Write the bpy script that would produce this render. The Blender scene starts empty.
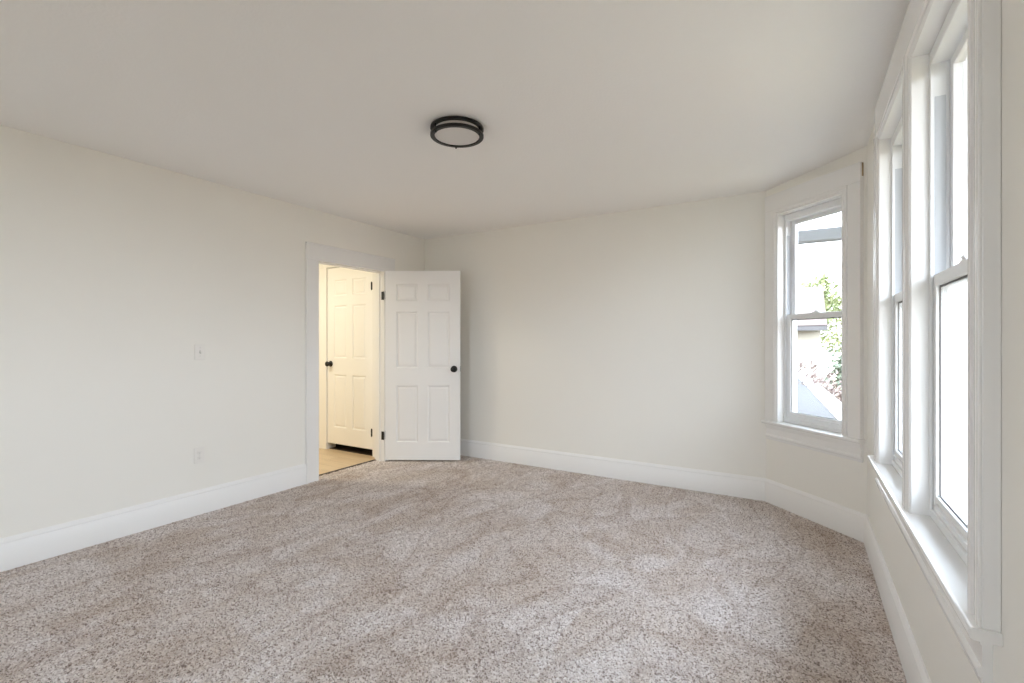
import bpy, bmesh, math, random
import numpy as np
from mathutils import Matrix, Vector

random.seed(7)
rng = np.random.default_rng(11)
SC = bpy.context.scene
COL = SC.collection
R = math.radians

# ------------------------------------------------------------------ camera
cam = bpy.data.cameras.new('camera')
camo = bpy.data.objects.new('camera', cam)
COL.objects.link(camo)
cam.sensor_width = 36.0
cam.lens = 482.0 / 1024 * 36.0
cam.shift_y = -0.3 / 1024
cam.clip_start = 0.02
camo.location = (0, 0, 1.28)
camo.rotation_euler = (R(90), 0, math.atan2(289, 482))
SC.camera = camo

# ------------------------------------------------------------------ sky, exposure
SC.view_settings.view_transform = 'Standard'
SC.view_settings.look = 'None'
SC.view_settings.gamma = 1
SC.view_settings.use_curve_mapping = False
SC.view_settings.exposure = 3.37
world = bpy.data.worlds.new('world')
SC.world = world
world.use_nodes = True
wn, wl = world.node_tree.nodes, world.node_tree.links
wn.clear()
wo = wn.new('ShaderNodeOutputWorld')
wb = wn.new('ShaderNodeBackground')
wb.inputs['Strength'].default_value = 1.4
tc = wn.new('ShaderNodeTexCoord')
sx = wn.new('ShaderNodeSeparateXYZ')
wr = wn.new('ShaderNodeValToRGB')
wr.color_ramp.elements[0].position = 0.0
wr.color_ramp.elements[0].color = (0.89, 0.93, 1.0, 1)
wr.color_ramp.elements[1].position = 0.8
wr.color_ramp.elements[1].color = (0.73, 0.84, 1.0, 1)
wl.new(tc.outputs['Generated'], sx.inputs[0])
wl.new(sx.outputs['Z'], wr.inputs[0])
wl.new(wr.outputs[0], wb.inputs['Color'])
wl.new(wb.outputs[0], wo.inputs[0])

sun = bpy.data.lights.new('sun', 'SUN')
sun.energy = 1.6; sun.angle = R(3); sun.color = (1.0, 0.93, 0.82)
suno = bpy.data.objects.new('sun', sun); COL.objects.link(suno)
suno.rotation_euler = Vector((-0.80, 0.30, 0.62)).to_track_quat('Z', 'Y').to_euler()

try:
    SC.cycles.max_bounces = 16
    SC.cycles.diffuse_bounces = 10
    SC.cycles.transparent_max_bounces = 16
    SC.cycles.use_denoising = True
    SC.cycles.caustics_reflective = False
    SC.cycles.sample_clamp_indirect = 6
except Exception:
    pass

# ------------------------------------------------------------------ room measures
XL, YB, XR, YN = -3.82, 4.36, 0.36, -1.25      # left, back, right, near wall faces
A = (-0.24, 4.36)
B = (0.36, 3.78)
ZC = 2.485                                     # ceiling
ZCB = 2.525                                    # ceiling along the bay side

# ------------------------------------------------------------------ materials
def new_mat(name):
    m = bpy.data.materials.new(name)
    m.use_nodes = True
    b = m.node_tree.nodes['Principled BSDF']
    return m, m.node_tree.nodes, m.node_tree.links, b

def plain(name, col, rough=0.5, metal=0.0, bump=0.0, scale=200, var=0.0, coord='Object'):
    m, n, l, b = new_mat(name)
    b.inputs['Base Color'].default_value = (*col, 1)
    b.inputs['Roughness'].default_value = rough
    b.inputs['Metallic'].default_value = metal
    t = n.new('ShaderNodeTexCoord')
    nz = n.new('ShaderNodeTexNoise')
    nz.inputs['Scale'].default_value = scale
    nz.inputs['Detail'].default_value = 3
    l.new(t.outputs[coord], nz.inputs['Vector'])
    if bump:
        bp = n.new('ShaderNodeBump')
        bp.inputs['Strength'].default_value = bump
        bp.inputs['Distance'].default_value = 0.004
        l.new(nz.outputs['Fac'], bp.inputs['Height'])
        l.new(bp.outputs[0], b.inputs['Normal'])
    if var:
        nv = n.new('ShaderNodeTexNoise')
        nv.inputs['Scale'].default_value = 2.0
        l.new(t.outputs[coord], nv.inputs['Vector'])
        mx = n.new('ShaderNodeMixRGB')
        mx.inputs[1].default_value = (*[c * (1 - var) for c in col], 1)
        mx.inputs[2].default_value = (*[min(1, c * (1 + var)) for c in col], 1)
        l.new(nv.outputs['Fac'], mx.inputs[0])
        l.new(mx.outputs[0], b.inputs['Base Color'])
    return m

M = {}
M['wall'] = plain('wall_paint', (0.88, 0.864, 0.815), 0.55, bump=0.05, scale=160)
M['ceiling'] = plain('ceiling_paint', (0.915, 0.905, 0.895), 0.9, bump=0.28, scale=70)
M['trim'] = plain('white_trim_paint', (0.88, 0.875, 0.865), 0.22, bump=0.012, scale=60)
M['base'] = plain('white_baseboard_paint', (0.88, 0.875, 0.865), 0.35, bump=0.012, scale=60)
M['door'] = plain('white_door_paint', (0.89, 0.885, 0.875), 0.38, bump=0.02, scale=120)
M['vinyl'] = plain('white_vinyl', (0.84, 0.85, 0.86), 0.3)
M['black'] = plain('black_metal', (0.006, 0.006, 0.006), 0.45, 0.1)
M['bronze'] = plain('dark_bronze', (0.009, 0.008, 0.007), 0.42, 0.2)
M['plate'] = plain('white_plastic', (0.86, 0.84, 0.80), 0.35)
M['slot'] = plain('dark_slot', (0.16, 0.155, 0.15), 0.6)
M['screw'] = plain('screw_metal', (0.6, 0.6, 0.58), 0.4, 0.6)
M['diffuser'] = plain('frosted_diffuser', (0.70, 0.68, 0.66), 0.45)
M['hallpaint'] = plain('hall_paint', (0.83, 0.80, 0.70), 0.6, bump=0.05, scale=160)
M['rawwood'] = plain('raw_wood', (0.38, 0.28, 0.17), 0.8, bump=0.2, scale=90)
M['strip'] = plain('dark_transition_strip', (0.055, 0.04, 0.03), 0.6)
M['track'] = plain('grey_weatherstrip', (0.60, 0.62, 0.65), 0.7)
M['cream'] = plain('cream_siding', (0.44, 0.40, 0.33), 0.8, var=0.05)
M['fasciadark'] = plain('grey_fascia', (0.085, 0.08, 0.08), 0.7)
M['exwhite'] = plain('white_exterior_paint', (0.5, 0.51, 0.53), 0.6)
M['soffit'] = plain('grey_soffit', (0.20, 0.205, 0.21), 0.8)
M['bark'] = plain('bark', (0.09, 0.065, 0.05), 0.9, bump=0.4, scale=30)
M['lawn'] = plain('dry_lawn', (0.21, 0.175, 0.11), 0.95, var=0.25)

def leaf_mat(name, c1, c2):
    m, n, l, b = new_mat(name)
    t = n.new('ShaderNodeTexCoord')
    nz = n.new('ShaderNodeTexNoise')
    nz.inputs['Scale'].default_value = 3.5
    nz.inputs['Detail'].default_value = 4
    rp = n.new('ShaderNodeValToRGB')
    rp.color_ramp.elements[0].position = 0.38
    rp.color_ramp.elements[0].color = (*c1, 1)
    rp.color_ramp.elements[1].position = 0.62
    rp.color_ramp.elements[1].color = (*c2, 1)
    l.new(t.outputs['Object'], nz.inputs['Vector'])
    l.new(nz.outputs['Fac'], rp.inputs[0])
    l.new(rp.outputs[0], b.inputs['Base Color'])
    b.inputs['Roughness'].default_value = 0.7
    return m
M['leaf_green'] = leaf_mat('leaf_green', (0.12, 0.15, 0.06), (0.22, 0.24, 0.10))
M['leaf_dark'] = leaf_mat('leaf_grey_green', (0.10, 0.13, 0.09), (0.18, 0.21, 0.15))
M['leaf_pink'] = leaf_mat('leaf_russet', (0.12, 0.08, 0.07), (0.21, 0.165, 0.145))

def siding_mat(name, col, step):
    m, n, l, b = new_mat(name)
    t = n.new('ShaderNodeTexCoord')
    s = n.new('ShaderNodeSeparateXYZ')
    mt = n.new('ShaderNodeMath'); mt.operation = 'DIVIDE'; mt.inputs[1].default_value = step
    fr = n.new('ShaderNodeMath'); fr.operation = 'FRACT'
    bp = n.new('ShaderNodeBump')
    bp.inputs['Strength'].default_value = 0.9
    bp.inputs['Distance'].default_value = 0.02
    l.new(t.outputs['Object'], s.inputs[0]); l.new(s.outputs['Z'], mt.inputs[0])
    l.new(mt.outputs[0], fr.inputs[0]); l.new(fr.outputs[0], bp.inputs['Height'])
    l.new(bp.outputs[0], b.inputs['Normal'])
    b.inputs['Base Color'].default_value = (*col, 1)
    b.inputs['Roughness'].default_value = 0.6
    return m
M['siding'] = siding_mat('grey_siding', (0.075, 0.079, 0.085), 0.13)

def shingle_mat(name, c1, c2, mort, sc):
    m, n, l, b = new_mat(name)
    t = n.new('ShaderNodeTexCoord')
    br = n.new('ShaderNodeTexBrick')
    br.inputs['Color1'].default_value = (*c1, 1)
    br.inputs['Color2'].default_value = (*c2, 1)
    br.inputs['Mortar'].default_value = (*mort, 1)
    br.inputs['Scale'].default_value = sc
    br.inputs['Mortar Size'].default_value = 0.02
    nz = n.new('ShaderNodeTexNoise'); nz.inputs['Scale'].default_value = 40
    mx = n.new('ShaderNodeMixRGB'); mx.blend_type = 'MULTIPLY'; mx.inputs[0].default_value = 0.5
    l.new(t.outputs['Object'], br.inputs['Vector']); l.new(t.outputs['Object'], nz.inputs['Vector'])
    l.new(br.outputs['Color'], mx.inputs[1]); l.new(nz.outputs['Color'], mx.inputs[2])
    l.new(mx.outputs[0], b.inputs['Base Color'])
    b.inputs['Roughness'].default_value = 0.9
    return m
M['shingle_grey'] = shingle_mat('grey_shingle', (0.020, 0.0215, 0.0245), (0.029, 0.031, 0.035), (0.015, 0.016, 0.0185), 6)
M['shingle_brown'] = shingle_mat('brown_shingle', (0.085, 0.058, 0.052), (0.12, 0.088, 0.078), (0.055, 0.04, 0.036), 3)

def glass_mat():
    m = bpy.data.materials.new('window_glass')
    m.use_nodes = True
    n, l = m.node_tree.nodes, m.node_tree.links
    n.clear()
    o = n.new('ShaderNodeOutputMaterial')
    mx = n.new('ShaderNodeMixShader')
    tr = n.new('ShaderNodeBsdfTransparent')
    tr.inputs[0].default_value = (0.95, 0.965, 0.965, 1)
    gl = n.new('ShaderNodeBsdfGlossy')
    gl.inputs['Roughness'].default_value = 0.02
    fr = n.new('ShaderNodeFresnel')
    ge = n.new('ShaderNodeNewGeometry')
    ir = n.new('ShaderNodeMapRange')                       # same reflectance from either face of the pane
    ir.inputs['To Min'].default_value = 1.45; ir.inputs['To Max'].default_value = 1 / 1.45
    l.new(ge.outputs['Backfacing'], ir.inputs['Value']); l.new(ir.outputs[0], fr.inputs['IOR'])
    l.new(fr.outputs[0], mx.inputs[0]); l.new(tr.outputs[0], mx.inputs[1]); l.new(gl.outputs[0], mx.inputs[2])
    l.new(mx.outputs[0], o.inputs[0])
    return m
M['glass'] = glass_mat()

def wood_floor_mat():
    m, n, l, b = new_mat('hall_laminate')
    t = n.new('ShaderNodeTexCoord')
    mp = n.new('ShaderNodeMapping'); mp.inputs['Scale'].default_value = (1, 1, 1)
    br = n.new('ShaderNodeTexBrick')
    br.inputs['Scale'].default_value = 1.0
    br.inputs['Brick Width'].default_value = 1.1
    br.inputs['Row Height'].default_value = 0.15
    br.inputs['Mortar Size'].default_value = 0.0015
    br.inputs['Color1'].default_value = (0.74, 0.56, 0.37, 1)
    br.inputs['Color2'].default_value = (0.80, 0.63, 0.43, 1)
    br.inputs['Mortar'].default_value = (0.30, 0.19, 0.10, 1)
    mp2 = n.new('ShaderNodeMapping'); mp2.inputs['Scale'].default_value = (3, 40, 1)
    nz = n.new('ShaderNodeTexNoise'); nz.inputs['Scale'].default_value = 1.5; nz.inputs['Detail'].default_value = 6
    mx = n.new('ShaderNodeMixRGB'); mx.blend_type = 'MULTIPLY'; mx.inputs[0].default_value = 0.35
    l.new(t.outputs['Object'], mp.inputs[0]); l.new(mp.outputs[0], br.inputs['Vector'])
    l.new(t.outputs['Object'], mp2.inputs[0]); l.new(mp2.outputs[0], nz.inputs['Vector'])
    l.new(br.outputs['Color'], mx.inputs[1]); l.new(nz.outputs['Fac'], mx.inputs[2])
    l.new(mx.outputs[0], b.inputs['Base Color'])
    b.inputs['Roughness'].default_value = 0.35
    return m
M['hallfloor'] = wood_floor_mat()

def carpet_mat():
    m, n, l, b = new_mat('beige_carpet')
    t = n.new('ShaderNodeTexCoord')
    # tuft to tuft colour of the flecked yarn
    vo = n.new('ShaderNodeTexVoronoi'); vo.inputs['Scale'].default_value = 170
    l.new(t.outputs['Object'], vo.inputs['Vector'])
    sp = n.new('ShaderNodeSeparateColor')
    l.new(vo.outputs['Color'], sp.inputs[0])
    rp = n.new('ShaderNodeValToRGB')
    e = rp.color_ramp.elements
    e[0].position = 0.0; e[0].color = (0.24, 0.19, 0.165, 1)
    e[1].position = 1.0; e[1].color = (0.86, 0.80, 0.77, 1)
    for p, c in ((0.12, (0.36, 0.30, 0.27)), (0.28, (0.57, 0.495, 0.455)), (0.60, (0.70, 0.635, 0.595))):
        x = rp.color_ramp.elements.new(p); x.color = (*c, 1)
    l.new(sp.outputs[0], rp.inputs[0])
    # brushed patches where the pile lies over
    def patch(scale, dist, lo, hi, seed):
        mp = n.new('ShaderNodeMapping'); mp.inputs['Location'].default_value = (seed, seed * 2, 0)
        mp.inputs['Rotation'].default_value = (0, 0, seed)
        mp.inputs['Scale'].default_value = (1.0, 0.55, 1)
        z = n.new('ShaderNodeTexNoise'); z.inputs['Scale'].default_value = scale
        z.inputs['Detail'].default_value = 1.5; z.inputs['Distortion'].default_value = dist
        r = n.new('ShaderNodeMapRange'); r.inputs['From Min'].default_value = lo; r.inputs['From Max'].default_value = hi
        l.new(t.outputs['Object'], mp.inputs[0]); l.new(mp.outputs[0], z.inputs['Vector'])
        l.new(z.outputs['Fac'], r.inputs['Value'])
        return r
    p1 = patch(2.2, 0.9, 0.47, 0.53, 0.7)
    p2 = patch(4.5, 0.6, 0.44, 0.58, 2.1)
    ad = n.new('ShaderNodeMath'); ad.operation = 'ADD'
    ml = n.new('ShaderNodeMath'); ml.operation = 'MULTIPLY'; ml.inputs[1].default_value = 0.5
    l.new(p1.outputs[0], ad.inputs[0]); l.new(p2.outputs[0], ad.inputs[1]); l.new(ad.outputs[0], ml.inputs[0])
    mx = n.new('ShaderNodeMixRGB'); mx.blend_type = 'MULTIPLY'; mx.inputs[0].default_value = 1
    tint = n.new('ShaderNodeMixRGB')
    tint.inputs[1].default_value = (0.865, 0.825, 0.785, 1); tint.inputs[2].default_value = (1.03, 1.04, 1.06, 1)
    l.new(ml.outputs[0], tint.inputs[0])
    l.new(rp.outputs[0], mx.inputs[1]); l.new(tint.outputs[0], mx.inputs[2])
    # thin creases where two brushed directions meet
    def crease(scale, seed, wid):
        mp = n.new('ShaderNodeMapping'); mp.inputs['Location'].default_value = (seed, -seed, 0)
        mp.inputs['Rotation'].default_value = (0, 0, seed * 1.3); mp.inputs['Scale'].default_value = (1, 0.5, 1)
        z = n.new('ShaderNodeTexNoise'); z.inputs['Scale'].default_value = scale; z.inputs['Detail'].default_value = 1.0
        z.inputs['Distortion'].default_value = 0.5
        c0 = n.new('ShaderNodeMath'); c0.operation = 'SUBTRACT'; c0.inputs[1].default_value = 0.5
        r = n.new('ShaderNodeMapRange'); r.inputs['From Min'].default_value = -wid; r.inputs['From Max'].default_value = wid * 6
        # dark at the fold, fading away on one side only
        r.inputs['To Min'].default_value = 1.0; r.inputs['To Max'].default_value = 0.0
        g = n.new('ShaderNodeMath'); g.operation = 'GREATER_THAN'; g.inputs[1].default_value = -wid
        p = n.new('ShaderNodeMath'); p.operation = 'MULTIPLY'
        l.new(t.outputs['Object'], mp.inputs[0]); l.new(mp.outputs[0], z.inputs['Vector'])
        l.new(z.outputs['Fac'], c0.inputs[0]); l.new(c0.outputs[0], r.inputs['Value']); l.new(c0.outputs[0], g.inputs[0])
        l.new(r.outputs[0], p.inputs[0]); l.new(g.outputs[0], p.inputs[1])
        return p
    k1, k2 = crease(1.5, 3.1, 0.006), crease(2.3, 5.7, 0.007)
    km = n.new('ShaderNodeMath'); km.operation = 'MAXIMUM'
    l.new(k1.outputs[0], km.inputs[0]); l.new(k2.outputs[0], km.inputs[1])
    kf = n.new('ShaderNodeMath'); kf.operation = 'MULTIPLY'; kf.inputs[1].default_value = 0.42
    l.new(km.outputs[0], kf.inputs[0])
    dk = n.new('ShaderNodeMixRGB'); dk.blend_type = 'MULTIPLY'; dk.inputs[2].default_value = (0.62, 0.54, 0.48, 1)
    l.new(kf.outputs[0], dk.inputs[0]); l.new(mx.outputs[0], dk.inputs[1])
    l.new(dk.outputs[0], b.inputs['Base Color'])
    b.inputs['Roughness'].default_value = 0.95
    b.inputs['Specular IOR Level'].default_value = 0.1
    return m
M['carpet'] = carpet_mat()

# ------------------------------------------------------------------ mesh helpers
class MB:
    """collects shapes and links them as one mesh object"""
    def __init__(s):
        s.bm = bmesh.new()
    def quad(s, pts):
        s.bm.faces.new([s.bm.verts.new(p) for p in pts])
    def box(s, x0, x1, y0, y1, z0, z1, bev=0.0, seg=2):
        t = bmesh.new()
        vs = [t.verts.new((x, y, z)) for x in (x0, x1) for y in (y0, y1) for z in (z0, z1)]
        for f in ((0, 1, 3, 2), (4, 6, 7, 5), (0, 4, 5, 1), (2, 3, 7, 6), (0, 2, 6, 4), (1, 5, 7, 3)):
            t.faces.new([vs[i] for i in f])
        if bev:
            bmesh.ops.bevel(t, geom=t.edges[:], offset=bev, segments=seg, profile=0.5, affect='EDGES')
        s.merge(t)
    def merge(s, t, mat=None):
        if mat is not None:
            bmesh.ops.transform(t, matrix=mat, verts=t.verts[:])
        me = bpy.data.meshes.new('tmp')
        t.to_mesh(me); t.free()
        s.bm.from_mesh(me)
        bpy.data.meshes.remove(me)
    def lathe(s, prof, mat=None, n=40):
        """prof: (radius, height) list, spun about local z"""
        t = bmesh.new()
        rings = []
        for r, z in prof:
            if r < 1e-6:
                rings.append([t.verts.new((0, 0, z))])
            else:
                rings.append([t.verts.new((r * math.cos(2 * math.pi * k / n), r * math.sin(2 * math.pi * k / n), z)) for k in range(n)])
        for a, b in zip(rings, rings[1:]):
            for k in range(n):
                k2 = (k + 1) % n
                if len(a) == 1 and len(b) == 1: continue
                if len(a) == 1: t.faces.new((a[0], b[k], b[k2]))
                elif len(b) == 1: t.faces.new((a[k], b[0], a[k2]))
                else: t.faces.new((a[k], b[k], b[k2], a[k2]))
        s.merge(t, mat)
    def tube(s, pts, rad, n=8):
        t = bmesh.new()
        rings = []
        for i, p in enumerate(pts):
            p = Vector(p)
            d = (Vector(pts[min(i + 1, len(pts) - 1)]) - Vector(pts[max(i - 1, 0)])).normalized()
            u = d.orthogonal().normalized(); v = d.cross(u)
            rr = rad[i] if isinstance(rad, (list, tuple)) else rad
            rings.append([t.verts.new(p + u * rr * math.cos(2 * math.pi * k / n) + v * rr * math.sin(2 * math.pi * k / n)) for k in range(n)])
        for a, b in zip(rings, rings[1:]):
            for k in range(n):
                t.faces.new((a[k], a[(k + 1) % n], b[(k + 1) % n], b[k]))
        t.faces.new(rings[0]); t.faces.new(rings[-1])
        s.merge(t)
    def sweep(s, path, prof, closed_prof=True):
        """path: mitred polyline in the (x,z) plane, prof: (offset to the path's left, y)"""
        n = len(path)
        rings = []
        for i in range(n):
            p = Vector(path[i])
            if i == 0: d0 = d1 = (Vector(path[1]) - p).normalized()
            elif i == n - 1: d0 = d1 = (p - Vector(path[i - 1])).normalized()
            else: d0 = (p - Vector(path[i - 1])).normalized(); d1 = (Vector(path[i + 1]) - p).normalized()
            n0 = Vector((-d0.y, d0.x)); n1 = Vector((-d1.y, d1.x))
            m = (n0 + n1).normalized(); k = 1.0 / max(0.2, m.dot(n0))
            rings.append([s.bm.verts.new((p.x + m.x * k * o, y, p.y + m.y * k * o)) for o, y in prof])
        for a, b in zip(rings, rings[1:]):
            for k in range(len(prof)):
                k2 = (k + 1) % len(prof)
                s.bm.faces.new((a[k], a[k2], b[k2], b[k]))
        s.bm.faces.new(rings[0]); s.bm.faces.new(rings[-1])
    def runx(s, prof, x0, x1, c0=0.0, c1=0.0):
        """profile (y,z) run along x; ends cut back by c0/c1 times the depth into the room (-y)"""
        a = [s.bm.verts.new((x0 + c0 * -y, y, z)) for y, z in prof]
        b = [s.bm.verts.new((x1 - c1 * -y, y, z)) for y, z in prof]
        for k in range(len(prof)):
            k2 = (k + 1) % len(prof)
            s.bm.faces.new((a[k], a[k2], b[k2], b[k]))
        s.bm.faces.new(a); s.bm.faces.new(b)
    def build(s, name, mat, parent=None, smooth=False, angle=35):
        bmesh.ops.remove_doubles(s.bm, verts=s.bm.verts[:], dist=1e-5)
        bmesh.ops.recalc_face_normals(s.bm, faces=s.bm.faces[:])
        me = bpy.data.meshes.new(name)
        s.bm.to_mesh(me); s.bm.free()
        if smooth:
            me.polygons.foreach_set('use_smooth', [True] * len(me.polygons))
            try: me.set_sharp_from_angle(angle=R(angle))
            except Exception: pass
        me.materials.append(mat)
        o = bpy.data.objects.new(name, me)
        COL.objects.link(o)
        if parent is not None: o.parent = parent
        return o

def tag(o, label, cat, kind=None, group=None):
    o['label'] = label; o['category'] = cat
    if kind: o['kind'] = kind
    if group: o['group'] = group
    return o

def empty(name, loc=(0, 0, 0), rz=0.0):
    o = bpy.data.objects.new(name, None)
    o.empty_display_size = 0.1
    o.location = loc; o.rotation_euler = (0, 0, rz)
    COL.objects.link(o)
    return o

def frame(p0, p1):
    """a wall's own axes: x runs to the right as seen from inside, y points outward"""
    a = math.atan2(p1[1] - p0[1], p1[0] - p0[0])
    return (p0[0], p0[1], 0.0), a, math.hypot(p1[0] - p0[0], p1[1] - p0[1])

def put(o, fr):
    o.location = fr[0]; o.rotation_euler = (0, 0, fr[1])
    return o

F_LEFT = frame((XL, YN), (XL, YB))
F_BACK = frame((XL, YB), A)
F_BAY = frame(A, B)
F_RIGHT = frame(B, (XR, YN))
F_NEAR = frame((XR, YN), (XL, YN))

# ------------------------------------------------------------------ walls
def wall_mesh(x0, x1, z0, z1, th, holes=(), e0=0.0, e1=0.0):
    """a slab with rectangular openings; e0/e1 lengthen the outer face for the corners"""
    mb = MB()
    xs = sorted({x0, x1, *[h[0] for h in holes], *[h[1] for h in holes]})
    zs = sorted({z0, z1, *[h[2] for h in holes], *[h[3] for h in holes]})
    def solid(i, j):
        if not (0 <= i < len(xs) - 1 and 0 <= j < len(zs) - 1): return False
        cx, cz = (xs[i] + xs[i + 1]) / 2, (zs[j] + zs[j + 1]) / 2
        return not any(h[0] < cx < h[1] and h[2] < cz < h[3] for h in holes)
    def ox(x):
        return x - e0 if x == x0 else (x + e1 if x == x1 else x)
    for i in range(len(xs) - 1):
        for j in range(len(zs) - 1):
            if not solid(i, j): continue
            a, b, c, d = xs[i], xs[i + 1], zs[j], zs[j + 1]
            mb.quad([(a, 0, c), (b, 0, c), (b, 0, d), (a, 0, d)])
            mb.quad([(ox(a), th, c), (ox(b), th, c), (ox(b), th, d), (ox(a), th, d)])
            if not solid(i - 1, j): mb.quad([(a, 0, c), (a, 0, d), (ox(a), th, d), (ox(a), th, c)])
            if not solid(i + 1, j): mb.quad([(b, 0, c), (b, 0, d), (ox(b), th, d), (ox(b), th, c)])
            if not solid(i, j - 1): mb.quad([(a, 0, c), (b, 0, c), (ox(b), th, c), (ox(a), th, c)])
            if not solid(i, j + 1): mb.quad([(a, 0, d), (b, 0, d), (ox(b), th, d), (ox(a), th, d)])
    return mb

ZT, ZB0 = 2.62, -0.12
DY0, DY1, DZ = 2.888, 3.695, 2.02              # bedroom doorway (world Y), head height
DOOR_L0, DOOR_L1 = DY0 - YN, DY1 - YN
T45 = math.tan(R(22.0)) * 0.16
# window openings in wall coordinates
W1 = (0.143, 0.678, 0.655, 2.255)
W2 = (0.77, 1.468, 0.67, 2.285)
W3 = (1.586, 2.284, 0.67, 2.285)
W4 = (1.85, 2.60, 0.67, 2.285)                  # added in the wall behind the camera for extra daylight
def grow(w): return (w[0] - 0.022, w[1] + 0.022, w[2] - 0.03, w[3] + 0.022)

tag(put(wall_mesh(0, F_LEFT[2], ZB0, ZT, 0.12, [(DOOR_L0 - 0.02, DOOR_L1 + 0.02, ZB0 + 0.05, DZ + 0.02)], 0, 0).build('wall_left', M['wall']), F_LEFT),
    'long cream wall on the left with the hallway doorway in it', 'wall', 'structure')
tag(put(wall_mesh(0, F_BACK[2], ZB0, ZT, 0.16, [], 0.12, T45).build('wall_back', M['wall']), F_BACK),
    'plain cream wall across the far end, behind the open door', 'wall', 'structure')
tag(put(wall_mesh(0, F_BAY[2], ZB0, ZT, 0.16, [grow(W1)], T45, T45).build('wall_bay', M['wall']), F_BAY),
    'short angled cream wall of the bay holding the single window', 'wall', 'structure')
tag(put(wall_mesh(0, F_RIGHT[2], ZB0, ZT, 0.16, [grow(W2), grow(W3)], T45, 0.16).build('wall_right', M['wall']), F_RIGHT),
    'cream wall on the right holding the pair of windows', 'wall', 'structure')
tag(put(wall_mesh(0, F_NEAR[2], ZB0, ZT, 0.16, [grow(W4)], 0, 0).build('wall_near', M['wall']), F_NEAR),
    'cream wall behind the viewpoint with an added window', 'wall', 'structure')

# ceiling: flat over the room, lifting slightly towards the bay windows
def ceiling():
    mb = MB()
    o = 0.08
    P = [(XL - o, YN - o, ZC), (XL - o, YB + o, ZC), (A[0], YB + o, ZC), (A[0], YN - o, ZC),
         (B[0] + o, B[1] + 0.12, ZCB), (XR + o, YN - o, ZCB)]
    for idx in ((0, 1, 2, 3), (3, 2, 4, 5)):
        mb.quad([P[i] for i in idx])
        mb.quad([(P[i][0], P[i][1], P[i][2] + 0.2) for i in idx])
    for a, b in ((0, 1), (1, 2), (2, 4), (4, 5), (5, 3), (3, 0)):
        p, q = P[a], P[b]
        mb.quad([p, q, (q[0], q[1], q[2] + 0.2), (p[0], p[1], p[2] + 0.2)])
    return tag(mb.build('ceiling', M['ceiling']), 'white lightly textured bedroom ceiling', 'ceiling', 'structure')
ceiling()

# carpet: a fine grid of uneven tufts
def carpet():
    step = 0.0075
    x0, x1, y0, y1 = -3.921, XR + 0.03, YN - 0.03, YB + 0.03
    nx, ny = int((x1 - x0) / step), int((y1 - y0) / step)
    gx, gy = np.meshgrid(np.linspace(x0, x1, nx), np.linspace(y0, y1, ny), indexing='ij')
    edge = np.zeros_like(gx, bool); edge[0] = edge[-1] = True; edge[:, 0] = edge[:, -1] = True
    jx = gx + np.where(edge, 0, rng.uniform(-.4, .4, gx.shape) * step)
    jy = gy + np.where(edge, 0, rng.uniform(-.4, .4, gx.shape) * step)
    low = 0.002 * np.sin(gx * 2.1 + 1.0) * np.sin(gy * 1.7)
    jz = rng.uniform(-0.0062, 0.004, gx.shape) + low * 0.5
    co = np.stack([jx, jy, jz], -1).reshape(-1, 3)
    ii = np.arange(nx * ny).reshape(nx, ny)
    q = np.stack([ii[:-1, :-1], ii[1:, :-1], ii[1:, 1:], ii[:-1, 1:]], -1).reshape(-1, 4)
    # keep what lies inside the bay's angled wall
    out = ((B[0] - A[0]) * 0 + (co[:, 0] - A[0]) * -(B[1] - A[1]) + (co[:, 1] - A[1]) * (B[0] - A[0])) / F_BAY[2]
    q = q[(out[q] < 0.03).all(1)]
    used = np.zeros(len(co), bool); used[q.ravel()] = True
    remap = np.cumsum(used) - 1
    co = co[used]; q = remap[q]
    me = bpy.data.meshes.new('floor')
    me.vertices.add(len(co)); me.vertices.foreach_set('co', co.astype(np.float32).ravel())
    me.loops.add(q.size); me.loops.foreach_set('vertex_index', q.astype(np.int32).ravel())
    me.polygons.add(len(q))
    me.polygons.foreach_set('loop_start', np.arange(0, q.size, 4, dtype=np.int32))
    me.polygons.foreach_set('use_smooth', np.ones(len(q), bool))
    me.update(); me.validate()
    me.materials.append(M['carpet'])
    o = bpy.data.objects.new('floor', me)
    COL.objects.link(o)
    return tag(o, 'flecked beige carpet with brushed marks covering the bedroom', 'floor', 'structure')
carpet()

# ------------------------------------------------------------------ baseboards
BP = [(0, 0), (-0.019, 0), (-0.019, 0.148), (-0.017, 0.152), (-0.0185, 0.158), (-0.016, 0.167), (-0.009, 0.174), (-0.006, 0.181), (0, 0.181)]
def base(name, fr, x0, x1, c0, c1, label):
    mb = MB(); mb.runx(BP, x0, x1, c0, c1)
    return tag(put(mb.build(name, M['base'], smooth=True), fr), label, 'baseboard', 'structure')
t1 = math.tan(R(45)); t2 = math.tan(R(22))
base('baseboard_left', F_LEFT, 0, DY0 - 0.131 - YN, t1, 0, 'tall white baseboard along the left wall, near side of the doorway')
base('baseboard_left_far', F_LEFT, DY1 + 0.132 - YN, F_LEFT[2], 0, t1, 'short white baseboard behind the open door')
base('baseboard_back', F_BACK, 0, F_BACK[2], t1, t2, 'tall white baseboard along the far wall')
base('baseboard_bay', F_BAY, 0, F_BAY[2], t2, t2, 'white baseboard under the angled bay window')
base('baseboard_right', F_RIGHT, 0, F_RIGHT[2], t2, t1, 'white baseboard under the pair of windows')
base('baseboard_near', F_NEAR, 0, F_NEAR[2], t1, t1, 'white baseboard of the wall behind the viewpoint')

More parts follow.
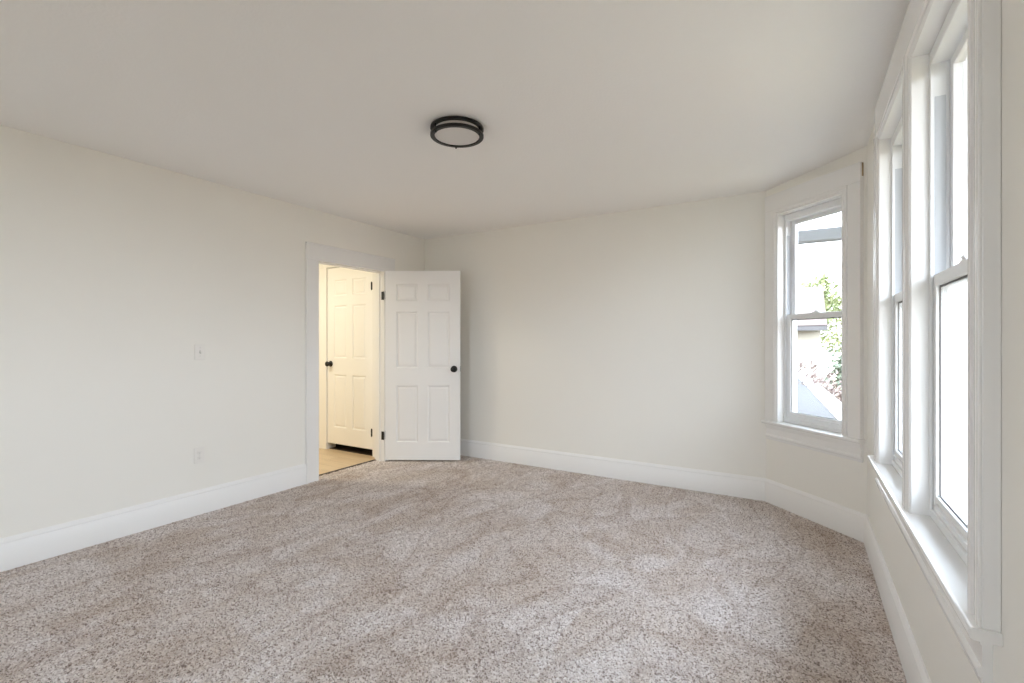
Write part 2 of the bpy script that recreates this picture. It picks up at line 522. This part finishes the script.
# ------------------------------------------------------------------ windows
def ring(mb, x0, x1, z0, z1, y0, y1, wl_, wr_, wb_, wt_, bev=0.003):
    mb.box(x0, x0 + wl_, y0, y1, z0, z1, bev)
    mb.box(x1 - wr_, x1, y0, y1, z0, z1, bev)
    mb.box(x0 + wl_ - 0.001, x1 - wr_ + 0.001, y0 + 0.0005, y1 - 0.0005, z0, z0 + wb_, bev)
    mb.box(x0 + wl_ - 0.001, x1 - wr_ + 0.001, y0 + 0.0005, y1 - 0.0005, z1 - wt_, z1, bev)

def window(name, fr, w, mid, y, label):
    """double-hung vinyl window set in a painted wood opening; y = depth of the vinyl frame's face"""
    x0, x1, z0, z1 = w
    root = put(empty(name), fr)
    tag(root, label, 'window', 'structure')
    j = MB()                                              # painted wood jamb with its stop
    j.box(x0 - 0.02, x0, 0.0, 0.16, z0 - 0.028, z1 + 0.02)
    j.box(x1, x1 + 0.02, 0.0, 0.16, z0 - 0.028, z1 + 0.02)
    j.box(x0, x1, 0.0, 0.16, z1, z1 + 0.02)
    j.box(x0, x1, 0.012, 0.16, z0 - 0.028, z0)
    j.build('jamb', M['trim'], root)
    f = MB()
    ring(f, x0 + 0.001, x1 - 0.001, z0 + 0.001, z1 - 0.001, y, y + 0.095, 0.012, 0.012, 0.028, 0.045)
    for s in (-1, 1):                                     # parting rails of the sash tracks
        xa = x0 + 0.012 if s < 0 else x1 - 0.018
        f.box(xa, xa + 0.006, y + 0.001, y + 0.006, z0 + 0.03, z1 - 0.045)
        f.box(xa, xa + 0.006, y + 0.044, y + 0.050, z0 + 0.03, z1 - 0.045)
    f.build('window_frame', M['vinyl'], root)
    tr = MB()
    for s in (-1, 1):
        xa = x0 + 0.0125 if s < 0 else x1 - 0.0145
        tr.box(xa, xa + 0.002, y + 0.012, y + 0.042, mid, z1 - 0.16)
    tr.build('sash_track', M['track'], root)
    # lower sash (room side) and upper sash (outside)
    xa, xb = x0 + 0.015, x1 - 0.015
    lo = MB(); ya, yb = y + 0.008, y + 0.041
    zlo, zhi = z0 + 0.028, mid + 0.020
    ring(lo, xa, xb, zlo, zhi, ya, yb, 0.036, 0.036, 0.055, 0.040)
    lo.box(xa + 0.06, xb - 0.06, ya - 0.010, ya + 0.002, zlo + 0.028, zlo + 0.036, 0.002)
    lo = lo.build('lower_sash', M['vinyl'], root)
    q = MB()
    ring(q, xa + 0.0345, xb - 0.0345, zlo + 0.0535, zhi - 0.0385, (ya + yb) / 2 - 0.006, (ya + yb) / 2 - 0.0025, 0.005, 0.005, 0.005, 0.008, 0)
    q.build('gasket', M['slot'], lo)
    g = MB(); g.box(xa + 0.034, xb - 0.034, (ya + yb) / 2 - 0.002, (ya + yb) / 2 + 0.002, zlo + 0.053, zhi - 0.038)
    g.build('pane', M['glass'], lo)
    cx = (xa + xb) / 2
    k = MB()
    k.box(cx - 0.030, cx + 0.030, ya + 0.004, yb + 0.004, zhi - 0.001, zhi + 0.007, 0.003)
    k.lathe([(0.0, 0.016), (0.011, 0.014), (0.013, 0.004), (0.013, 0.0)], Matrix.Translation((cx, (ya + yb) / 2, zhi + 0.005)), 20)
    k.box(cx - 0.004, cx + 0.026, ya + 0.001, ya + 0.012, zhi + 0.008, zhi + 0.016, 0.002)
    k.build('sash_lock', M['vinyl'], lo, smooth=True)
    up = MB(); ua, ub = y + 0.052, y + 0.083
    ulo, uhi = mid - 0.018, z1 - 0.045
    ring(up, xa, xb, ulo, uhi, ua, ub, 0.036, 0.036, 0.036, 0.032)
    up = up.build('upper_sash', M['vinyl'], root)
    g = MB(); g.box(xa + 0.034, xb - 0.034, (ua + ub) / 2 - 0.002, (ua + ub) / 2 + 0.002, ulo + 0.034, uhi - 0.030)
    g.build('pane', M['glass'], up)
    return root

window('window_1', F_BAY, W1, 1.466, 0.036, 'single white double-hung window in the angled bay wall')
window('window_2', F_RIGHT, W2, 1.488, 0.024, 'far window of the right-hand pair, next to the bay corner')
window('window_3', F_RIGHT, W3, 1.488, 0.024, 'near window of the right-hand pair, closest to the viewpoint')

window('added_window', F_NEAR, W4, 1.488, 0.024, 'unseen window added in the wall behind the viewpoint for extra daylight')  # never in view; added so more daylight reaches the room

# moulding that runs round an opening: (offset away from the opening, y)
MOULD = [(0.0, 0.0), (0.0, -0.024), (0.006, -0.030), (0.012, -0.026), (0.016, -0.026), (0.019, -0.032), (0.027, -0.034),
         (0.031, -0.037), (0.038, -0.038), (0.044, -0.036), (0.046, -0.030), (0.046, 0.0)]
STOOL_N = 0.012
def stool_prof(z, proj):
    return [(0.012, z), (-proj + 0.010, z), (-proj + 0.003, z - 0.004), (-proj, z - 0.012), (-proj + 0.003, z - 0.021), (-proj + 0.010, z - 0.026), (0.012, z - 0.026)]
def apron_prof(z):
    return [(0.0, z - 0.026), (-0.030, z - 0.026), (-0.030, z - 0.036), (-0.024, z - 0.046), (-0.020, z - 0.060), (-0.018, z - 0.062),
            (-0.018, z - 0.108), (-0.024, z - 0.112), (-0.027, z - 0.120), (-0.024, z - 0.130), (-0.018, z - 0.134), (-0.018, z - 0.150), (0.0, z - 0.150)]

def opening_mould(root, w):
    mb = MB()
    # path runs up the right side, across, down the left so that its left is away from the opening
    mb.sweep([(w[0], w[2]), (w[0], w[3]), (w[1], w[3]), (w[1], w[2])], MOULD)
    return mb.build('moulding', M['trim'], root, smooth=True, angle=28)

def window_trim(name, fr, ws, left, right, ztop, sl, sr, al, ar, label, proj=0.055, band=False):
    root = put(empty(name), fr)
    tag(root, label, 'window trim', 'structure')
    z0, z1 = ws[0][2], ws[0][3]
    mw = 0.046
    b = MB(); b.box(left, ws[0][0] - mw, -0.031, 0, z0, z1 + mw, 0.003)
    if band: b.box(left + 0.001, left + 0.014, -0.037, -0.03, z0, z1 + mw, 0.003)
    b.build('side_casing', M['trim'], root)
    b = MB(); b.box(ws[-1][1] + mw, right, -0.031, 0, z0, z1 + mw, 0.003)
    if band:
        b.box(right - 0.014, right - 0.001, -0.037, -0.03, z0, z1 + mw, 0.003)
        b.box(right - 0.036, right - 0.026, -0.035, -0.03, z0, z1 + mw, 0.002)
    b.build('side_casing', M['trim'], root)
    for a, c in zip(ws, ws[1:]):
        b = MB(); b.box(a[1] + mw, c[0] - mw, -0.031, 0, z0, z1 + mw, 0.002); b.build('mullion', M['trim'], root)
    h = MB(); h.box(left, right, -0.032, 0, z1 + mw, ztop, 0.003)
    hd = h.build('head_casing', M['trim'], root)
    for w in ws: opening_mould(root, w)
    s = MB(); s.runx(stool_prof(z0, proj), sl, sr); s.build('window_sill', M['trim'], root, smooth=True)
    a = MB(); a.runx(apron_prof(z0), al, ar); a.build('apron', M['trim'], root, smooth=True, angle=40)
    return root, hd

t_bay, hd = window_trim('trim_1', F_BAY, [W1], 0.018, 0.812, 2.425, 0.008, 0.822, 0.02, 0.81,
                        'white flat casing, sill and apron round the angled bay window')
e = MB(); e.box(0.8122, 0.8140, -0.016, -0.004, 2.335, 2.42)
e = e.build('casing_end', M['rawwood'], hd); e['label'] = 'bare brown wood at the end of the head casing'
window_trim('trim_2', F_RIGHT, [W2, W3], 0.665, 2.39, 2.482, 0.575, 2.396, 0.62, 2.335,
            'white casing, mullion and long sill shared by the pair of windows', band=True)

window_trim('added_window_trim', F_NEAR, [W4], 1.74, 2.71, 2.46, 1.70, 2.75, 1.74, 2.71,
            'white casing and sill of the added window behind the viewpoint')

# ------------------------------------------------------------------ doors
PX = ((0.148, 0.437), (0.567, 0.860))
PZ = ((0.138, 0.320), (0.430, 1.028), (1.213, 1.813))          # from the top of a 2.0 m leaf
def door_leaf(W, H, T):
    """six moulded panels on both faces; local x 0..W, y 0..T, z 0..H"""
    mb = MB()
    k = H / 2.0
    px = [(a * W, b * W) for a, b in PX]
    pz = [(H - b * k, H - a * k) for a, b in PZ]
    xs = sorted([0, W] + [v for p in px for v in p]); zs = sorted([0, H] + [v for p in pz for v in p])
    for face, sgn in ((0.0, 1), (T, -1)):
        for i in range(len(xs) - 1):
            for j in range(len(zs) - 1):
                a, b, c, d = xs[i], xs[i + 1], zs[j], zs[j + 1]
                if (a, b) in px and (c, d) in pz:
                    lv = ((0, 0), (0.004, 0.0035), (0.012, 0.0085), (0.018, 0.0085), (0.034, 0.003), (0.037, 0.0025))
                    rings = [[(a + o, face + sgn * h, c + o), (b - o, face + sgn * h, c + o), (b - o, face + sgn * h, d - o), (a + o, face + sgn * h, d - o)] for o, h in lv]
                    for r0, r1 in zip(rings, rings[1:]):
                        for q in range(4):
                            mb.quad([r0[q], r0[(q + 1) % 4], r1[(q + 1) % 4], r1[q]])
                    mb.quad(rings[-1])
                else:
                    mb.quad([(a, face, c), (b, face, c), (b, face, d), (a, face, d)])
    for i in range(len(xs) - 1):
        for z in (0, H): mb.quad([(xs[i], 0, z), (xs[i + 1], 0, z), (xs[i + 1], T, z), (xs[i], T, z)])
    for j in range(len(zs) - 1):
        for x in (0, W): mb.quad([(x, 0, zs[j]), (x, 0, zs[j + 1]), (x, T, zs[j + 1]), (x, T, zs[j])])
    return mb

KN = [(0.0, 0.0), (0.0315, 0.0), (0.0325, 0.004), (0.030, 0.009), (0.014, 0.011), (0.0115, 0.016), (0.0115, 0.030), (0.017, 0.036),
      (0.025, 0.042), (0.0285, 0.050), (0.0285, 0.056), (0.025, 0.063), (0.014, 0.067), (0.0, 0.068)]
def knob(root, x, y, z, sgn, nm='knob'):
    mb = MB()
    m = Matrix.Translation((x, y, z)) @ Matrix.Rotation(R(90) * (1 if sgn < 0 else -1), 4, 'X')
    mb.lathe([(a * 1.08, b) for a, b in KN], m, 32)
    o = mb.build(nm, M['black'], root, smooth=True, angle=60)
    o['label'] = 'round black knob with rosette'
    return o

def hinge(root, x, y, z, h=0.09, leaf=(0.0, 0.0, 0.0, 0.0)):
    mb = MB()
    mb.tube([(x, y, z - h / 2), (x, y, z + h / 2)], 0.0065, 12)
    mb.tube([(x, y, z - h / 2 - 0.005), (x, y, z - h / 2)], 0.0045, 10)
    mb.tube([(x, y, z + h / 2), (x, y, z + h / 2 + 0.005)], 0.0045, 10)
    mb.box(leaf[0], leaf[1], leaf[2], leaf[3], z - h / 2, z + h / 2, 0.0006, 1)
    o = mb.build('hinge', M['black'], root)
    o['label'] = 'black butt hinge'
    return o

# bedroom door: swung into the room, hinged on the far jamb
D1W, D1H, D1T = 0.796, 2.008, 0.035
D1P, D1D = (-3.790, 3.701), math.atan2(0.402, 0.690)
d1 = empty('door_1', (D1P[0], D1P[1], 0.019), D1D)
tag(d1, 'open white six-panel door standing in front of the far wall', 'door', 'structure')
lf = door_leaf(D1W, D1H, D1T).build('door_leaf', M['door'], d1)
kx, kz = 0.921 * D1W, D1H - 1.042
knob(d1, kx, 0.0, kz, -1); knob(d1, kx, D1T, kz, 1)
lt = MB(); lt.box(D1W - 0.0005, D1W + 0.0015, 0.006, 0.029, kz - 0.028, kz + 0.028, 0.0005, 1); lt.build('latch_plate', M['black'], d1)
for dz in (0.255, 1.745):
    hinge(d1, -0.006, D1T - 0.002, D1H - dz, 0.089, (-0.0035, -0.0008, 0.001, D1T - 0.002))

# bedroom doorway: jamb, stop, casing and head
t4 = put(empty('trim_3'), F_LEFT)
tag(t4, 'white casing and jamb round the hallway doorway in the left wall', 'door trim', 'structure')
a, b = DOOR_L0, DOOR_L1
j = MB()
j.box(a - 0.0195, a, 0.0, 0.12, -0.012, DZ + 0.0195, 0.001, 1); j.box(b, b + 0.0195, 0.0, 0.12, -0.012, DZ + 0.0195, 0.001, 1)
j.box(a, b, 0.0, 0.12, DZ, DZ + 0.0195, 0.001, 1)
j.box(a, a + 0.011, 0.040, 0.075, -0.012, DZ, 0.002); j.box(b - 0.011, b, 0.040, 0.075, -0.012, DZ, 0.002)
j.box(a + 0.011, b - 0.011, 0.040, 0.075, DZ - 0.011, DZ, 0.002)
j.build('jamb', M['trim'], t4)
CAS = 0.130
def casing(root, x0, x1, z1, bead_left, nm='side_casing', y=-0.019):
    mb = MB(); mb.box(x0, x1, y, 0, -0.006, z1, 0.002)
    xb = x0 if bead_left else x1 - 0.014
    mb.box(xb, xb + 0.014, y - 0.006, y + 0.001, -0.006, z1, 0.003)
    return mb.build(nm, M['trim'], root)
casing(t4, a - CAS, a, DZ, True)
casing(t4, b + 0.004, b + CAS, DZ, False)
h = MB(); h.box(a - CAS, b + CAS + 0.03, -0.020, 0, DZ, DZ + 0.152, 0.002); h.box(a - CAS, b + CAS + 0.03, -0.026, 0.0, DZ + 0.140, DZ + 0.154, 0.003)
h.build('head_casing', M['trim'], t4)
s = MB(); s.box(a + 0.0, a + 0.0018, 0.006, 0.034, 0.945, 1.005, 0.0005, 1); s.build('strike_plate', M['black'], t4)
hl = MB()
for zc in (2.019 - 0.255, 2.019 - 1.745):
    hl.box(b - 0.0016, b + 0.0004, -0.0185, 0.020, zc - 0.0445, zc + 0.0445, 0.0005, 1)
hl.build('hinge_leaf', M['black'], t4)
st = MB(); st.box(-3.948, -3.9215, DY0 + 0.0005, DY1 - 0.0005, -0.02, 0.006, 0.002)
tag(st.build('trim_4', M['strip']), 'thin dark strip between carpet and hallway floor', 'threshold', 'structure')

# ------------------------------------------------------------------ hallway
HX, HY0, HY1 = -6.1, 1.7, 3.80
F_HALL = frame((HX, HY1), (-3.9405, HY1))
cx0, cx1 = -4.845 - HX, -4.085 - HX
CZ = 2.150
tag(put(wall_mesh(0, F_HALL[2], ZB0, ZT, 0.12, [(cx0 - 0.018, cx1 + 0.018, ZB0 + 0.05, CZ + 0.018)], 0.12, 0).build('wall_hall', M['hallpaint']), F_HALL),
    'cream hallway wall holding the closed door', 'wall', 'structure')
tag(put(wall_mesh(0, HY1 - HY0, ZB0, ZT, 0.12).build('wall_hall_far', M['hallpaint']), frame((HX, HY0), (HX, HY1))), 'far end wall of the hallway', 'wall', 'structure')
tag(put(wall_mesh(0, -3.9405 - HX, ZB0, ZT, 0.12, (), 0, 0.12).build('wall_hall_near', M['hallpaint']), frame((-3.9405, HY0), (HX, HY0))), 'near side wall of the hallway', 'wall', 'structure')
f = MB(); f.box(HX - 0.1, -3.949, HY0 - 0.1, 4.9, -0.10, -0.006)
tag(f.build('floor_hall', M['hallfloor']), 'light tan wood floor of the hallway through the doorway', 'floor', 'structure')
c = MB(); c.box(HX - 0.1, -3.945, HY0 - 0.1, 4.9, 2.46, 2.66)
tag(c.build('ceiling_hall', M['ceiling']), 'white ceiling of the hallway', 'ceiling', 'structure')
cl = MB()                                                   # the closet behind the closed hall door
cl.box(-5.2, -5.1, 3.925, 4.85, -0.006, 2.46); cl.box(-3.96, -3.945, 3.925, 4.85, -0.006, 2.46); cl.box(-5.1, -3.96, 4.8, 4.88, -0.006, 2.46)
tag(cl.build('wall_closet', M['hallpaint']), 'unlit closet behind the closed hallway door', 'wall', 'structure')
cf = MB(); cf.box(-5.1, -3.96, HY1 + 0.03, 4.8, -0.006, 0.002)
tag(cf.build('floor_closet', M['strip']), 'dark floor inside the closet behind the hallway door', 'floor', 'structure')
D2W, D2B, D2T = 0.752, 0.074, 0.035
d2 = empty('door_2', (-4.841, HY1 + 0.001, D2B))
tag(d2, 'closed white six-panel door seen in the hallway, cut short above the floor', 'door', 'structure')
door_leaf(D2W, CZ - 0.006 - D2B, D2T).build('door_leaf', M['door'], d2)
knob(d2, 0.055, 0.0, 1.012 - D2B, -1); knob(d2, 0.055, D2T, 1.012 - D2B, 1)
for zc in (1.895, 0.262):
    hinge(d2, D2W - 0.004, -0.011, zc - D2B, 0.082, (D2W - 0.020, D2W + 0.006, -0.006, -0.0005))
t6 = put(empty('trim_5'), F_HALL)
tag(t6, 'cream casing and jamb round the closed hallway door', 'door trim', 'structure')
j = MB()
j.box(cx0 - 0.0175, cx0, 0, 0.12, -0.006, CZ + 0.0175); j.box(cx1, cx1 + 0.0175, 0, 0.12, -0.006, CZ + 0.0175); j.box(cx0, cx1, 0, 0.12, CZ, CZ + 0.0175)
j.build('jamb', M['trim'], t6)
casing(t6, cx0 - 0.125, cx0 - 0.004, CZ + 0.004, True)
casing(t6, cx1 + 0.006, cx1 + 0.125, CZ + 0.004, False, y=-0.010)
h = MB(); h.box(cx0 - 0.125, cx1 + 0.125, -0.020, 0, CZ + 0.004, CZ + 0.15, 0.002); h.build('head_casing', M['trim'], t6)
hb = MB(); hb.runx(BP, 0, cx0 - 0.127); tag(put(hb.build('baseboard_hall', M['base'], smooth=True), F_HALL), 'white baseboard in the hallway left of the closed door', 'baseboard', 'structure')
# warm lamp added out of view to light the hallway
hlamp = bpy.data.lights.new('added_hall_lamp', 'AREA'); hlamp.shape = 'DISK'; hlamp.size = 0.3
hlamp.energy = 2.1; hlamp.color = (1.0, 0.95, 0.80)
hlo = bpy.data.objects.new('added_hall_lamp', hlamp); hlo.location = (-4.85, 2.55, 2.40); COL.objects.link(hlo)

# ------------------------------------------------------------------ ceiling light
cl = empty('ceiling_light', (-1.661, 2.169, ZC))
tag(cl, 'round flush ceiling light with two dark bronze rings and a frosted disc', 'ceiling light')
ZR = -0.001
def ringprof(ro, ri, z0, z1):
    return [(ri, z0), (ro - 0.003, z0), (ro, z0 - 0.003), (ro, z1 + 0.003), (ro - 0.003, z1), (ri, z1), (ri, z0)]
m = MB(); m.lathe(ringprof(0.1495, 0.126, -0.004, -0.018), n=72); m.build('upper_ring', M['bronze'], cl, smooth=True)
m = MB(); m.lathe(ringprof(0.1495, 0.126, -0.040, -0.057), n=72); m.build('lower_ring', M['bronze'], cl, smooth=True)
m = MB(); m.lathe([(0.0, ZR), (0.126, ZR), (0.126, -0.044), (0.124, -0.0515), (0.117, -0.054), (0.06, -0.0575), (0.0, -0.0585)], n=72)
m.build('diffuser', M['diffuser'], cl, smooth=True)
for k in range(3):
    an = R(130 + 120 * k)
    p = MB(); x, y = 0.140 * math.cos(an), 0.140 * math.sin(an)
    p.tube([(x, y, -0.017), (x, y, -0.041)], 0.0045, 10)
    p.build('post', M['bronze'], cl)
    fn = MB(); fn.lathe([(0.0, -0.067), (0.004, -0.066), (0.0055, -0.062), (0.004, -0.057)], Matrix.Translation((x * 0.98, y * 0.98, 0)), 12)
    fn.build('finial', M['bronze'], cl, smooth=True)

# ------------------------------------------------------------------ switch and outlet on the left wall
def plate(name, Y, z, label, cat):
    r = empty(name, (XL, Y, z), F_LEFT[1])
    tag(r, label, cat)
    p = MB(); p.box(-0.036, 0.036, -0.0065, 0, -0.0585, 0.0585, 0.003); p.build('cover_plate', M['plate'], r)
    return r
sw = plate('light_switch', 1.872, 1.20, 'white toggle light switch plate on the left wall above the outlet', 'light switch')
s = MB(); s.box(-0.0050, 0.0050, -0.0072, -0.006, -0.011, 0.011, 0.0005, 1); s.build('switch_slot', M['screw'], sw)
t = bmesh.new(); tb = MB(); tb.box(-0.0042, 0.0042, -0.020, 0.0, -0.006, 0.006, 0.0015); t.free()
tg = tb.build('toggle', M['plate'], sw); tg.location = (0, -0.004, 0.001); tg.rotation_euler = (R(28), 0, 0)
ou = plate('wall_outlet', 1.868, 0.438, 'white duplex outlet low on the left wall above the baseboard', 'outlet')
for dz in (-0.0195, 0.0195):
    rc = MB(); rc.box(-0.0165, 0.0165, -0.0085, -0.005, dz - 0.014, dz + 0.014, 0.003)
    rc = rc.build('receptacle', M['plate'], ou)
    sl = MB()
    sl.box(-0.0075, -0.0055, -0.0089, -0.006, dz - 0.002, dz + 0.006); sl.box(0.0055, 0.0075, -0.0089, -0.006, dz - 0.001, dz + 0.005)
    sl.box(-0.0022, 0.0022, -0.0089, -0.006, dz - 0.009, dz - 0.005)
    sl.build('slot', M['slot'], rc)
for r, zz in ((sw, (-0.030, 0.030)), (ou, (0.0,))):
    for dz in zz:
        sc = MB(); sc.lathe([(0.0, 0.0015), (0.0025, 0.0012), (0.003, 0.0)], Matrix.Translation((0, -0.0063, dz)) @ Matrix.Rotation(R(90), 4, 'X'), 12)
        sc.build('screw', M['screw'], r)

# ------------------------------------------------------------------ outside
GZ = -3.3
g = MB(); g.quad([(-60, -60, GZ), (60, -60, GZ), (60, 80, GZ), (-60, 80, GZ)])
tag(g.build('ground', M['lawn']), 'lawn outside the house', 'ground', 'structure')

# low rear roof under the bay window with its white gutter
def z_at(x): return 0.47 - 0.28 * (x - 0.30)
E0, E1 = (0.405, 4.62), (-0.165, 14.5)
wing = empty('porch_roof', (0, 0, 0))
tag(wing, 'low grey shingled roof with a white gutter, just below the angled window', 'roof')
m = MB()
inn = [(-3.6, 4.62), (-3.6, 14.5)]
top = [(inn[0][0], inn[0][1], z_at(inn[0][0])), (E0[0], E0[1], z_at(0.30)), (E1[0], E1[1], z_at(0.30)), (inn[1][0], inn[1][1], z_at(inn[1][0]))]
m.quad(top); m.quad([(p[0], p[1], p[2] - 0.06) for p in top])
for k in range(4):
    p, q = top[k], top[(k + 1) % 4]
    m.quad([p, q, (q[0], q[1], q[2] - 0.06), (p[0], p[1], p[2] - 0.06)])
m.build('shingles', M['shingle_grey'], wing)
m = MB()
gl = math.hypot(E1[0] - E0[0], E1[1] - E0[1])
gp = [(0, 0.02), (0.012, 0.035), (0.19, 0.035), (0.20, 0.02), (0.20, -0.10), (0.18, -0.13), (0.0, -0.13)]
dx, dy = (E1[0] - E0[0]) / gl, (E1[1] - E0[1]) / gl
v0 = [m.bm.verts.new((E0[0] + dy * o, E0[1] - dx * o, z_at(0.30) + h)) for o, h in gp]
v1 = [m.bm.verts.new((E1[0] + dy * o, E1[1] - dx * o, z_at(0.30) + h)) for o, h in gp]
for k in range(len(gp)):
    k2 = (k + 1) % len(gp); m.bm.faces.new((v0[k], v0[k2], v1[k2], v1[k]))
m.bm.faces.new(v0); m.bm.faces.new(v1)
m.build('gutter', M['exwhite'], wing)
m = MB(); m.box(-3.5, -0.3, 4.7, 14.3, GZ, 0.38); m.build('wall', M['siding'], wing)

# roof overhang above the angled window
ev = empty('roof_eave', (0, 0, 0))
tag(ev, 'grey roof overhang with a gutter above the angled window', 'roof')
m = MB(); m.box(-4.0, 1.9, 4.60, 5.02, 2.42, 2.50); m.build('soffit', M['soffit'], ev)
m = MB(); m.box(0.535, 1.14, -2.2, 4.50, 2.43, 2.51); m.build('soffit', M['soffit'], ev)
m = MB(); m.box(-4.0, 1.9, 5.16, 5.30, 2.19, 2.30, 0.01); m.build('gutter', M['soffit'], ev)
for x in (-3.5, -2.3, -1.1, 0.75, 1.7):
    m = MB(); m.box(x, x + 0.03, 4.9, 5.2, 2.28, 2.43); m.build('bracket', M['soffit'], ev)

def gable_house(name, x0, x1, y0, y1, zb, ze, rise, wallm, roofm, label, over=0.5):
    r = empty(name, ((x0 + x1) / 2, (y0 + y1) / 2, zb))
    tag(r, label, 'house')
    ox, oy = r.location.x, r.location.y
    X0, X1, Y0, Y1 = x0 - ox, x1 - ox, y0 - oy, y1 - oy
    H = ze - zb
    m = MB(); m.box(X0, X1, Y0, Y1, 0, H)
    ym = (Y0 + Y1) / 2
    for x in (X0, X1):
        m.bm.faces.new([m.bm.verts.new(p) for p in ((x, Y0, H), (x, Y1, H), (x, ym, H + rise))])
    m.build('wall', wallm, r)
    m = MB()
    k = rise / (ym - Y0)
    for s in (-1, 1):
        ye = Y0 - over if s < 0 else Y1 + over
        p = [(X0 - 0.15, ye, H - k * over), (X1 + 0.15, ye, H - k * over), (X1 + 0.15, ym, H + rise), (X0 - 0.15, ym, H + rise)]
        m.quad(p); m.quad([(a, b, c + 0.10) for a, b, c in p])
        for q in range(4):
            a, b = p[q], p[(q + 1) % 4]; m.quad([a, b, (b[0], b[1], b[2] + 0.10), (a[0], a[1], a[2] + 0.10)])
    m.build('roof', roofm, r)
    for s in (-1, 1):
        ye = Y0 - over - 0.02 if s < 0 else Y1 + over - 0.02
        m = MB(); m.box(X0 - 0.15, X1 + 0.15, ye - 0.02, ye + 0.06, H - k * over - 0.05, H - k * over + 0.07); m.build('fascia', M['fasciadark'], r)
    for x in (X0 + 1.2, (X0 + X1) / 2, X1 - 1.6):
        m = MB(); m.box(x - 0.45, x + 0.45, Y0 - 0.05, Y0 + 0.02, H - 2.0, H - 0.7, 0.01); wf = m.build('window', M['exwhite'], r)
        m = MB(); m.box(x - 0.37, x + 0.37, Y0 - 0.06, Y0 - 0.04, H - 1.92, H - 0.78); m.build('pane', M['slot'], wf)
    return r
gable_house('neighbor_house', -7.5, 0.50, 17.0, 23.0, GZ, 1.85, 1.25, M['cream'], M['shingle_brown'],
            'cream house with a brown roof beyond the angled window')
gable_house('neighbor_house', 2.3, 9.0, 14.0, 23.0, GZ, 1.4, 1.6, M['siding'], M['shingle_grey'],
            'pale sided house seen through the pair of windows')

M['brick'] = shingle_mat('red_brick', (0.24, 0.15, 0.11), (0.29, 0.19, 0.14), (0.30, 0.27, 0.24), 4)  # for an out-of-view house added to block and warm the window light
gable_house('neighbor_house', 8.5, 16.0, -9.0, 6.5, GZ, 1.3, 2.0, M['brick'], M['shingle_brown'],
            'unseen red brick house added opposite the pair of windows to shape their light')

def tree(name, x, y, zc, rx, rz, n, size, leaf, label, seed, flat=0.0):
    rr = random.Random(seed)
    r = empty(name, (x, y, GZ)); tag(r, label, 'tree')
    h = zc - GZ
    m = MB()
    m.tube([(0, 0, -0.05), (0.03, 0.02, h * 0.35), (-0.04, 0.03, h * 0.7), (0, 0, h)], [0.13, 0.10, 0.08, 0.04], 9)
    tips = []
    for k in range(16):
        a = k * 2.399; z0 = h * (0.55 + 0.4 * k / 16)
        e = Vector((math.cos(a) * rx * rr.uniform(.5, .95), math.sin(a) * rx * rr.uniform(.5, .95), h + rz * rr.uniform(-.7, .8)))
        mid = Vector((e.x * 0.45, e.y * 0.45, (z0 + e.z) / 2 + 0.05))
        m.tube([(0, 0, z0), mid, e], [0.035, 0.022, 0.008], 6)
        tips.append((mid, e))
    m.build('trunk', M['bark'], r, smooth=True)
    bm = bmesh.new()
    cs = []
    for mid, e in tips:
        for q in range(4): cs.append(mid.lerp(e, rr.uniform(0.5, 1.1)) + Vector((rr.gauss(0, .12), rr.gauss(0, .12), rr.gauss(0, .12))) * rx)
    for k in range(n):
        c = rr.choice(cs); s = 0.17 * rx
        p = c + Vector((rr.gauss(0, s), rr.gauss(0, s), rr.gauss(0, s * rz / rx)))
        u = Vector((rr.gauss(0, 1), rr.gauss(0, 1), rr.gauss(0, 1))).normalized(); v = u.orthogonal().normalized()
        w = u.cross(v); l_ = size * rr.uniform(.7, 1.3); b_ = l_ * 0.45
        vs = [bm.verts.new(p + d) for d in (v * -l_, w * b_ + u * b_ * .3, v * l_, w * -b_ + u * b_ * .3)]
        bm.faces.new((vs[0], vs[1], vs[2])); bm.faces.new((vs[0], vs[2], vs[3]))
    me = bpy.data.meshes.new('crown'); bm.to_mesh(me); bm.free(); me.materials.append(leaf)
    o = bpy.data.objects.new('crown', me); COL.objects.link(o); o.parent = r
    return r
tree('blossom_tree', 0.75, 10.2, 0.15, 0.85, 0.7, 4200, 0.045, M['leaf_pink'], 'small tree with russet leaves behind the white gutter', 3)
tree('leafy_tree', 2.2, 34.0, 2.4, 1.6, 2.4, 4200, 0.10, M['leaf_green'], 'yellow-green tree beside the brown-roofed house', 5)
tree('leafy_tree', 1.2, 12.6, 0.4, 0.62, 1.0, 3000, 0.08, M['leaf_dark'], 'grey-green tree in front of the yellow-green one', 9)
tree('leafy_tree', -0.6, 27.0, 2.8, 2.2, 1.9, 4000, 0.13, M['leaf_green'], 'pale tree rising behind the brown roof', 12)

# ------------------------------------------------------------------ sampling guides at the openings (they emit nothing themselves)
def portal(fr, w):
    L = bpy.data.lights.new('daylight_portal', 'AREA'); L.shape = 'RECTANGLE'
    L.size = w[1] - w[0]; L.size_y = w[3] - w[2]
    o = bpy.data.objects.new('daylight_portal', L); COL.objects.link(o)
    m = Matrix.Translation(fr[0]) @ Matrix.Rotation(fr[1], 4, 'Z') @ Matrix.Translation(((w[0] + w[1]) / 2, 0.17, (w[2] + w[3]) / 2)) @ Matrix.Rotation(R(-90), 4, 'X')
    o.matrix_world = m
    L.cycles.is_portal = True
for fr, w in ((F_BAY, W1), (F_RIGHT, W2), (F_RIGHT, W3), (F_NEAR, W4)): portal(fr, w)
